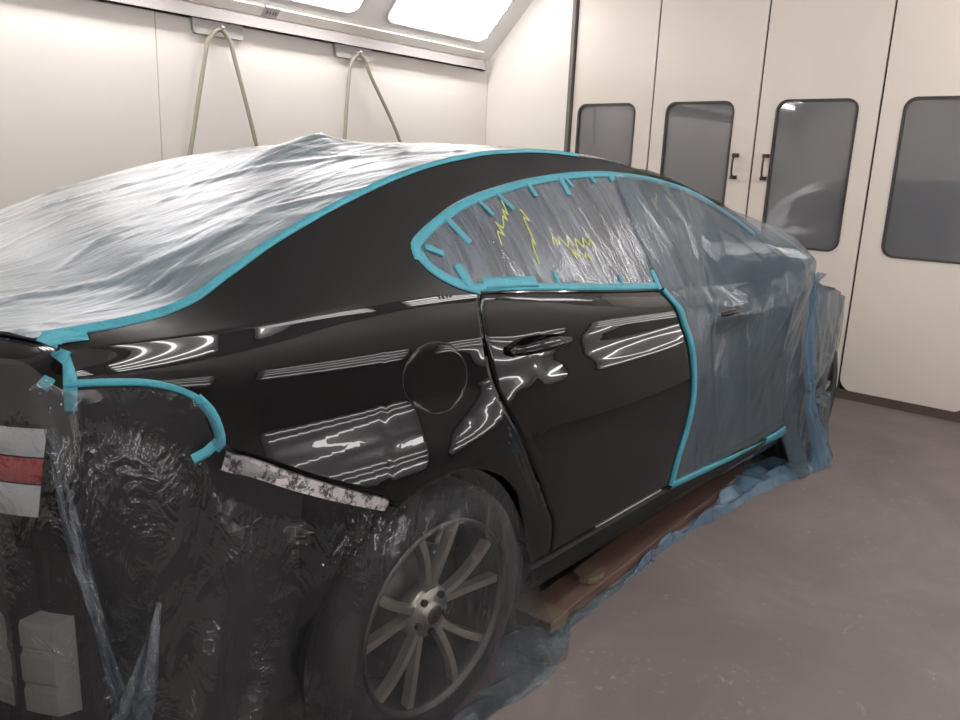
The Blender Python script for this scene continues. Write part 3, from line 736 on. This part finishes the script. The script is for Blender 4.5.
def carpar(w): w.parent = car; w.matrix_parent_inverse = Matrix.Translation(car.location).inverted()
carpar(w0)
for (cx, cy, rz) in ((2.776, -.795, 0), (0.012, .795, math.pi), (2.776, .795, math.pi)):
    w = w0.copy(); COL.objects.link(w); w.location = (cx, cy, .333); w.rotation_euler = (0, .35 if rz == 0 else 0, rz); carpar(w)
    for p_ in parts0:
        q_ = p_.copy(); COL.objects.link(q_); q_.parent = w
# ---------- masking films, tapes, boards ----------
def nz(*a): return noise.noise(V(*a))
def rdg(*a, k=3.): return max(0., 1-abs(noise.noise(V(*a)))*k)
def ribbon(mb, cps, w, off=.0025, sgn=-1):
    """tape on the flank along centre points (x,z); w = width or list"""
    n = len(cps); rows = []
    for i, (x, z) in enumerate(cps):
        p = P(x, z, sgn, off); a = P(*cps[max(i-1,0)], sgn, off); b = P(*cps[min(i+1,n-1)], sgn, off)
        t = (b-a).normalized(); nn = Nrm(x, z, sgn); c = nn.cross(t).normalized(); ww = (w[i] if isinstance(w, list) else w)/2
        r = []
        for f in (-1, -.33, .33, 1):
            q = p+c*ww*f; r.append(P(q.x, q.z, sgn, off+.0006*nz(q.x*60, q.z*60, f)))
        e0 = P(r[0].x, r[0].z, sgn, -.0005); e1 = P(r[-1].x, r[-1].z, sgn, -.0005)
        rows.append([e0]+r+[e1])
    mb.grid(rows, True)
def dense(pts, step=.015):
    out = []
    for k in range(len(pts)-1):
        p0, p1, p2, p3 = pts[max(k-1,0)], pts[k], pts[k+1], pts[min(k+2,len(pts)-1)]
        m = max(1, int(math.dist(p1, p2)/step))
        for q in range(m):
            t = q/m; out.append(tuple(.5*(2*p1[c]+(-p0[c]+p2[c])*t+(2*p0[c]-5*p1[c]+4*p2[c]-p3[c])*t*t+(-p0[c]+3*p1[c]-3*p2[c]+p3[c])*t**3) for c in range(len(p1))))
    out.append(tuple(pts[-1])); return out
def strip(parent, pts, w=.022, name='tape_strip', off=.0025, sgn=-1):
    d = dense(pts); mb = MB(); ribbon(mb, d, w, off, sgn); return mb.build(name, M['tape'], parent)

# 1. pale sheet over boot lid, rear window and roof
T1 = thing('masking_film', (0, 0, 1.15), 'pale crinkled plastic sheet taped over the boot lid, rear window and roof', 'plastic sheet')
mb = MB(); rows = []
PX, PZ = .375, 1.490
for i in range(171):
    x = -.78+i*(1.50+.78)/170; r = []
    for j in range(121):
        q = -1+2*j/120; s = 1-abs(q); sg = -1 if q < 0 else 1
        xx, y, z = topz(x, s); y *= sg
        edge = min(1, s/.06)*min(1, (x+.80)/.05)
        h = .004
        h += edge*(.010*math.exp(-((x+.50)/.17)**2)*min(1, s*2.5))
        a = xx*.5+y*.25
        h += edge*(.003*nz(xx*1.2+3, y*3+xx*1.5, 1.2)+.005*rdg(xx*.9, y*3+xx*1.8, 4.4, k=11)+.0035*rdg(xx*1.2+5, y*6-xx*1.6, 9.4, k=14)+.0025*rdg(xx*2.2+5, y*9+xx*5, 3.4, k=12)+.0003*nz(xx*4, y*20+xx*8, 7.7))
        dx, dy = xx-PX, y
        R = math.sqrt((dx/(.50 if dx < 0 else .36))**2+(dy/.32)**2)
        if R < 1:
            ang = math.atan2(dy, dx); f = (1-R)**2.2
            h += (PZ-z)*f*(1+.25*math.sin(ang*6+1)*R)
        r.append(V(xx, y, z+h))
    rows.append(r)
for k, r in enumerate(rows):      # the sheet hangs over the far side
    x = -.78+k*(1.50+.78)/170
    for q in range(1, 9): z = Z6(x)-(Z6(x)-Z4(x)+.03)*q/8; r.append(P(x, z, 1, .008+.004*nz(x*6, z*4, 8)))
mb.grid(rows, True); mb.build('film', M['f_top'], T1)
for sgn in (-1,):
    mb = MB(); rows = []
    for i in range(161):
        x = -.762+i*(.98+.762)/160; tp = 1-.85*sstep(.15, .8, x); w_ = .0015*tp+.0007*nz(x*5,0,0)
        z6 = Z6(x); a = P(x, z6-w_*.85, sgn, .003); b = V(x, sgn*(Y6(x)+.003), z6+.003)
        c1 = topz(x, .004*tp/Y6(x)); c2 = topz(x, .010*tp/Y6(x))
        rows.append([P(x, z6-w_*.85, sgn, -.001), a, b, V(c1[0], sgn*c1[1], c1[2]+.0085), V(c2[0], sgn*c2[1], c2[2]+.0105)])
    mb.grid(rows, True, flip=(sgn > 0)); mb.build('tape_strip', M['tape'], T1)

# 2. film over the rear side windows
T2 = thing('masking_film', (.65, -.85, 1.1), 'clear crinkled film masking the rear side window, ringed by teal tape', 'plastic sheet')
mb = MB(); rows = []
for i in range(111):
    x = .040+(1.262-.040)*i/110; r = []
    for j in range(31):
        v = j/30; z = WB(x)+(WT(x)-WB(x))*v; e = min(1, v*8, (1-v)*8)
        h = .001-.004*e+e*(.004*rdg(x*9+z*3, z*1.8, 2.1, k=5)+.0012*nz(x*26+z*8, z*3, .3)+.002*nz(x*7, z*7, 5))
        r.append(P(x, z, -1, h))
    rows.append(r)
mb.grid(rows, True); mb.build('film', M['f_win'], T2)
strip(T2, [(.036,1.195),(.040,1.208),(.052,1.226),(.10,1.249),(.16,1.272)]+[(x, WT(x)-.006) for x in (.22,.285,.38,.488,.62,.755,.9,1.054,1.18,1.314,1.45,1.58,1.70,1.832,1.96,2.06)], .025)
strip(T2, [(.046,1.222),(.048,1.195),(.056,1.178),(.080,1.158),(.122,1.138),(.176,1.123)], .030)
strip(T2, [(.165,1.128)]+[(x, WB(x)+.010) for x in (.25,.373,.5,.715,.9,1.075)], .022)
strip(T2, [(.20,1.134),(.30,1.129),(.42,1.121)], .032, off=.0032)
def px2(a): return a
for (xa, za, xb, zb, w_) in ((.20,1.283,.232,1.225,.022),(.36,1.325,.385,1.288,.014),(.455,1.344,.487,1.300,.018),(.62,1.370,.628,1.335,.018),(.80,1.388,.802,1.338,.022),(.83,1.389,.845,1.362,.014),(.98,1.398,.985,1.375,.016),(1.10,1.402,1.108,1.385,.03),(1.47,1.378,1.46,1.350,.018),(.145,1.180,.150,1.135,.03),(.52,1.140,.52,1.105,.013),(.86,1.105,.86,1.075,.012),(1.075,1.105,1.082,1.045,.024),(.075,1.222,.12,1.205,.02)):
    strip(T2, [(xa,za),((xa+xb)/2,(za+zb)/2),(xb,zb)], w_, off=.0045)
# yellow marker strokes on the window glass
def scribble(pts, off=-.001):
    mb = MB(); mb.tube([P(x, z, -1, off) for x, z in dense(pts, .01)], .0019, 6); return mb.build('marker_stroke', M['chalk'], car)
random.seed(3)
for (x0, z0, x1, z1, n_) in ((.36,1.225,.46,1.31,9),(.47,1.17,.53,1.29,9),(.58,1.215,.80,1.20,12),(.66,1.18,.74,1.165,6),(1.30,1.30,1.36,1.335,5)):
    pts = [(x0+(x1-x0)*k/n_+random.uniform(-.012,.012), z0+(z1-z0)*k/n_+(.016 if k % 2 else -.016)*random.uniform(.5,1)) for k in range(n_+1)]
    scribble(pts)

# 3. blue-grey film over the front door, mirror, bonnet, windscreen and front wheel
T3 = thing('masking_film', (2.3, -.95, 0), 'blue-grey plastic film draped from the front door over the mirror, bonnet and front wheel', 'plastic sheet')
EDGE = crv([(.25,1.238),(.314,1.238),(.435,1.258),(.522,1.290),(.631,1.308),(.784,1.276),(.945,1.176),(1.008,1.125),(1.05,1.098),(1.15,1.085),(1.30,1.10),(1.41,1.13)])
TIPX, TIPY, TIPZ = 1.985, 1.040, 1.075
def f3(x, z):
    zz = min(z, Z6(x)); y = side(min(x, 3.49), max(zz, .22))
    if z < .34:
        k = 1-z/.34
        y = y+(max(y, .905)-y+.05*k*k)*(1-sstep(2.9, 3.2, x))*sstep(2.36, 2.48, x)
    h = .006
    # tent from the mirror tip
    dx, dz = x-TIPX, z-TIPZ
    r = math.sqrt((dx/(.50 if dx < 0 else .42))**2+(dz/(.26 if dz > 0 else .62))**2)
    if r < 1: y = y+max(0, TIPY-y)*min(1, (1-r)*1.18)**1.25
    # stretch folds running from the window corner and the mirror
    e = min(1, (x-EDGE(z))*10) if z < 1.4 else 1
    e = max(0, e)
    if x < 2.40: e *= max(0, min(1, (z-bot3(x))*12))
    h += e*(.007*rdg(x*4-z*1.6, z*.9, 3.3, k=7)+.005*rdg(x*6+z*2.2, z*.9, 13.3, k=8)+.003*nz(x*6+z*2, z*2, 1.1)+.0005*nz(x*24+z*6, z*5, 4.0))
    h += .046*math.exp(-((x-1.53)/.13)**2-((z-.93)/.05)**2)
    if x > 2.3: h += sstep(2.3, 2.6, x)*(.008*nz(x*5, z*1.5, 8)+.014*rdg(x*5+z, z*.8, 9, k=5))*(1.2-min(z,1))*(1-.7*sstep(2.95,3.2,x))
    return y+h
def top3(x): 
    if x < 1.95: return WT(x)-.004
    k = sstep(1.95, 2.15, x); return (WT(min(x, 2.3))-.004)*(1-k)+Z6(x)*k
def bot3(x):
    if x < 2.36: return .314+(.236-.314)*max(0, (x-1.238)/(2.36-1.238))
    return .236*(1-sstep(2.36, 2.50, x))+.004+.22*sstep(2.95, 3.2, x)
mb = MB(); rows = []; NX, NZ = 210, 90
for i in range(NX+1):
    u = i/NX; r = []
    for j in range(NZ+1):
        v = j/NZ; x = 1.3; z = .6
        for _ in range(5):
            z = bot3(x)+(top3(x)-bot3(x))*v; x0 = EDGE(z); x = x0+(3.44-x0)*u
        r.append(V(x, -f3(x, z), z))
    rows.append(r)
# carry the sheet round the front corner
for k, (cx_, cy_) in enumerate(dense([(3.44,.74),(3.52,.70),(3.60,.63),(3.70,.55),(3.745,.35),(3.76,.12),(3.76,0)], .06)[1:]):
    r = []
    for j in range(NZ+1):
        z = .224+(.64-.224)*j/NZ; g = 1+.03*nz(k*.4, z*3, 2); r.append(V(cx_*1.0+.02*(1-z)*g-.25*max(0, z-.5), -cy_*(1+.03*nz(k*.5, z*2, 1)), z))
    rows.append(r)
mb.grid(rows, True); mb.build('film', M['f_door'], T3)
mb = MB(); rows = []
for i in range(101):
    x = 1.46+(3.46-1.46)*i/100; r = []
    for j in range(61):
        q = -1+2*j/60; s = 1-abs(q); sg = -1 if q < 0 else 1
        xx, y, z = topz(x, s)
        r.append(V(xx, y*sg, z+.012+.006*rdg(xx*2, y*sg*6, 1, k=4)+.004*nz(xx*4, y*sg*12, 2)+.02*math.exp(-((x-2.42)/.2)**2)*min(1, s*3)))
    rows.append(r)
mb.grid(rows, True); mb.build('bonnet_film', M['f_door'], T3)
strip(T3, [(EDGE(z), z) for z in (1.045,1.008,.945,.87,.784,.70,.631,.57,.522,.47,.435,.38,.322)], [.028]*0 or .024, off=.009)
strip(T3, [(1.232+(2.44-1.232)*k/8, .322+(.243-.322)*k/8) for k in range(9)], .024, off=.0105)
strip(T3, [(2.14,.272),(2.26,.270),(2.38,.274)], .03, off=.014)
# gathered blue fold hanging from the mirror to the floor by the front wheel
mb = MB(); rows = []
fold = dense([(2.06,1.05,.035),(2.22,.95,.05),(2.31,.80,.055),(2.40,.62,.055),(2.52,.45,.06),(2.66,.25,.07),(2.74,.12,.085),(2.78,.01,.10)], .02)
for k, (x, z, w_) in enumerate(fold):
    r = []
    for j in range(25):
        t = -1+2*j/24; xx = x+w_*t
        r.append(V(xx, -(f3(xx, z)+.028+.010*math.sin(t*8+z*3)*(1 if z < .95 else .4)+.006*nz(xx*8, z*3, 6)+.015*(1-t*t)), z))
    rows.append(r)
mb.grid(rows, True); mb.build('hanging_fold', M['f_blue'], T3, label='bluer gathered fold')

# 4. clear film hanging over the rear, the bare bumper area and the rear wheel
T4 = thing('masking_film', (-.3, -.95, 0), 'clear dark-looking film hanging over the tail, bare bumper area and rear wheel', 'plastic sheet')
path = dense([(-.965,.02,1.06),(-.955,.25,1.07),(-.93,.45,1.08),(-.893,.62,1.09),(-.855,.715,1.09),(-.815,.775,1.085),(-.775,.80,1.04),(-.719,.818,1.034),(-.65,.845,1.026),(-.597,.862,1.005),(-.557,.870,.968),(-.530,.872,.905),(-.469,.878,.850),(-.388,.886,.803),(-.297,.893,.755),(-.183,.90,.705),(-.09,.905,.705),(.0,.912,.712),(.08,.915,.705),(.16,.915,.672),(.23,.92,.61),(.29,.925,.52),(.335,.93,.42),(.375,.935,.30),(.43,.935,.16),(.50,.93,.06)], .014)
mb = MB(); rows = []; acc = 0
for k, (x, y, zt) in enumerate(path):
    if k: acc += math.dist(path[k][:2], path[k-1][:2])
    a = V(*path[max(k-1,0)][:2]); b = V(*path[min(k+1,len(path)-1)][:2]) if False else None
    p0 = path[max(k-1,0)]; p1 = path[min(k+1,len(path)-1)]
    t = V(p1[0]-p0[0], p1[1]-p0[1], 0).normalized(); nn = V(-t.y, t.x, 0)       # outward in (x,|y|) plane
    if nn.y < 0 and x > -.9: nn = -nn
    if x <= -.9: nn = V(-abs(nn.x), nn.y, 0)
    r = []
    for j in range(76):
        v = j/75; z = zt*(1-v)+.004*v
        dn = (zt-z)
        whl = math.exp(-((x-.02)/.34)**4)
        inw = -.045*(1-whl)*sstep(.0, .10, dn)*(1-sstep(.35, .75, dn)) if x > -.75 else 0
        bul = whl*.022*sstep(.02, .2, dn)+.05*sstep(.35, .0, z)*(1-.5*whl)
        h = .003+inw+bul
        e = sstep(0, .10, dn)
        h += e*(.020*nz(acc*4+z*1.1, z*.9, 2.2)+.016*rdg(acc*4-z*1.5, z*1.1, 5, k=6)+.006*rdg(acc*9+z*3, z*2.2, 1, k=4)+.0015*nz(acc*30, z*12, 3))*(1-.55*whl)
        h = max(h, -.01) if whl > .6 else h
        r.append(V(x+nn.x*h, -(y+nn.y*h), z))
    rows.append(r)
mb.grid(rows, True); mb.build('film', M['f_rear'], T4)
# narrow overlapping hems that catch the light
for (pts, mt) in (([(-.80,.80,.98,.012),(-.79,.83,.80,.012),(-.78,.87,.66,.012),(-.765,.90,.50,.014),(-.77,.90,.42,.02)], 'f_door'),
                  ([(-.68,.88,.66,.010),(-.72,.90,.56,.025),(-.76,.91,.47,.035),(-.79,.91,.40,.02)], 'f_blue')):
    mb = MB(); rows = []
    for (x, y, z, w_) in dense(pts, .02):
        rows.append([V(x+w_*t, -(y+.01+.008*math.sin(t*5+z*20)), z) for t in (-1,-.6,-.2,.2,.6,1)])
    mb.grid(rows, True); mb.build('film_hem', M['f_hem'], T4)
# tapes of the rear film: down the boot gap and round the lamp opening
strip(T4, [(-.752,1.103),(-.755,1.075),(-.757,1.045),(-.759,1.015),(-.759,.995)], [.030]*0 or .026, off=.004)
strip(T4, [(-.768,1.100),(-.758,1.108),(-.735,1.108),(-.70,1.106)], .026, off=.005)
strip(T4, [(-.745,1.090),(-.768,1.065),(-.79,1.035)], .018, off=.005)
strip(T4, [(-.765,1.040),(-.719,1.041),(-.65,1.034),(-.597,1.013),(-.560,.985)], .012, off=.0035)
strip(T4, [(-.575,.998),(-.552,.970),(-.538,.935),(-.534,.905),(-.545,.895)], .018, off=.0035)
strip(T4, [(-.532,.915),(-.56,.893),(-.585,.884)], .018, off=.003)

# 5. films lying on the floor
def floorfilm(outer, inner, mat, name, label, rise, seed, hgt=.035, group=None):
    n = len(outer); o_ = dense(outer, .02); m = len(o_); i_ = []
    ii = dense(inner, .005)
    mb = MB(); rows = []
    for k in range(m):
        q = ii[min(len(ii)-1, int(k/(m-1)*(len(ii)-1)))]; r = []
        for j in range(31):
            t = j/30; x = q[0]+(o_[k][0]-q[0])*t; y = q[1]+(o_[k][1]-q[1])*t
            w_ = min(1, (1-t)*5, k/6, (m-1-k)/6)
            z = .004+max(0, w_)*hgt*max(0, .25+.8*nz(x*5, y*7, seed)+.8*rdg(x*5+y*4, y*8, seed+2, k=3)-.1)+rise*(1-t)**2
            r.append(V(x, y+.01*nz(x*13,y*6,seed+5), z))
        rows.append(r)
    mb.grid(rows, True); o = mb.build(name, mat); return props(o, label, 'plastic sheet', group)
floorfilm([(1.02,-.865),(1.246,-.850),(1.45,-.846),(1.60,-.845),(1.80,-.875),(2.07,-.885),(2.37,-.925),(2.60,-.965),(2.74,-1.00),(2.98,-.95)],
          [(1.05,-.850),(1.40,-.832),(1.62,-.820),(1.80,-.808),(2.10,-.790),(2.42,-.69),(2.62,-.80),(2.80,-.93)], M['f_blue'], 'loose_film', 'blue film bunched on the floor below the front door and front wheel', .0, 3., .05)
floorfilm([(-.75,-1.03),(-.45,-1.04),(-.15,-1.0),(.13,-.965),(.267,-.985),(.42,-.985),(.545,-.945),(.64,-.895),(.688,-.853),(.65,-.80)],
          [(-.70,-.90),(-.40,-.93),(-.1,-.925),(.1,-.925),(.25,-.90),(.40,-.80),(.50,-.72),(.56,-.68)], M['f_floor'], 'loose_film', 'pale translucent film pooled on the floor around the rear tyre', .0, 13., .04)
floorfilm([(.58,-.895),(.80,-.885),(1.0,-.872),(1.25,-.862)], [(.60,-.865),(.80,-.855),(1.0,-.85),(1.25,-.83)], M['f_floor'], 'film_edge', 'thin shiny film edge on the floor along the red-brown board', .0, 23., .02)
# film hanging dark under the rocker
mb = MB(); rows = []
for i in range(141):
    x = .46+(2.45-.46)*i/140; r = []
    for j in range(21):
        v = j/20; z = (bot3(min(x, 2.35))-.012)*(1-v)+.052*v; y = W(x)-.040-(.17)*v**1.3+.012*nz(x*10, z*9, 3)+.012*rdg(x*12+z*9, z*7, 6, k=4)
        r.append(V(x, -y, z))
    rows.append(r)
mb.grid(rows, True); o = mb.build('rocker_film', M['f_rear']); props(o, 'dark clear film tucked under the door sill above the floor board', 'plastic sheet')

# 6. boards on the floor
def board(name, x0, y0, x1, y1, w_, h_, z0, mat, label, cat, bev=.004):
    L = math.hypot(x1-x0, y1-y0); a = math.atan2(y1-y0, x1-x0); mb = MB(); mb.box((0,0,0), (L, w_, h_))
    o = mb.build(name, mat, bevel=bev); o.location = ((x0+x1)/2, (y0+y1)/2, z0+h_/2); o.rotation_euler = (0, 0, a); return props(o, label, cat)
board('floor_board', .66, -.795, 2.40, -.70, .125, .040, .006, M['wood2'], 'long red-brown board on the floor under the door sill', 'board')
board('wood_block', .555, -.805, .655, -.80, .14, .048, .006, M['wood'], 'small sawn wood block at the rear end of the long floor board', 'block', .003)
mb = MB(); ol = [(.045*math.cos(a)+.0, .045*math.sin(a)) for a in [math.pi/2+math.pi*k/16 for k in range(17)]]+[(.10,-.045),(.10,.045)]
ol = [(-.05,-.03),(-.058,0),(-.05,.03),(-.03,.043),(0,.047),(.035,.043),(.055,.03),(.06,0),(.052,-.03),(.03,-.043),(0,-.047),(-.03,-.043)]
mb.prism(ol, .022, lambda u, v, w: V(.90+u, -.79+v, .047+w)); o = mb.build('wood_offcut', M['wood'], bevel=.003); props(o, 'flat rounded wood offcut lying on top of the red-brown board', 'offcut')
# ---------- camera, world, view ----------
def camera():
    F, pitch, roll, yaw, cx, cy, h = CAMP
    f = V(math.cos(pitch)*math.cos(yaw), math.cos(pitch)*math.sin(yaw), -math.sin(pitch))
    r = V(math.sin(yaw), -math.cos(yaw), 0); u = r.cross(f)
    r2 = r*math.cos(roll)+u*math.sin(roll); u2 = -r*math.sin(roll)+u*math.cos(roll)
    c = bpy.data.cameras.new('camera'); o = bpy.data.objects.new('camera', c); COL.objects.link(o)
    c.sensor_width = 36; c.sensor_fit = 'HORIZONTAL'; c.lens = F*36/960; c.clip_start = .02; c.clip_end = 60
    m = Matrix.Identity(4)
    for i, a in enumerate((r2, u2, -f)):
        for j in range(3): m[j][i] = a[j]
    m.translation = V(cx, cy, h); o.matrix_world = m; bpy.context.scene.camera = o
camera()
w = bpy.data.worlds.new('world'); bpy.context.scene.world = w; w.use_nodes = True
w.node_tree.nodes['Background'].inputs[0].default_value = (.5,.55,.6,1); w.node_tree.nodes['Background'].inputs[1].default_value = .3
sc = bpy.context.scene
sc.view_settings.view_transform = 'Standard'; sc.view_settings.look = 'None'; sc.view_settings.gamma = 1; sc.view_settings.use_curve_mapping = False
sc.view_settings.exposure = EXPO
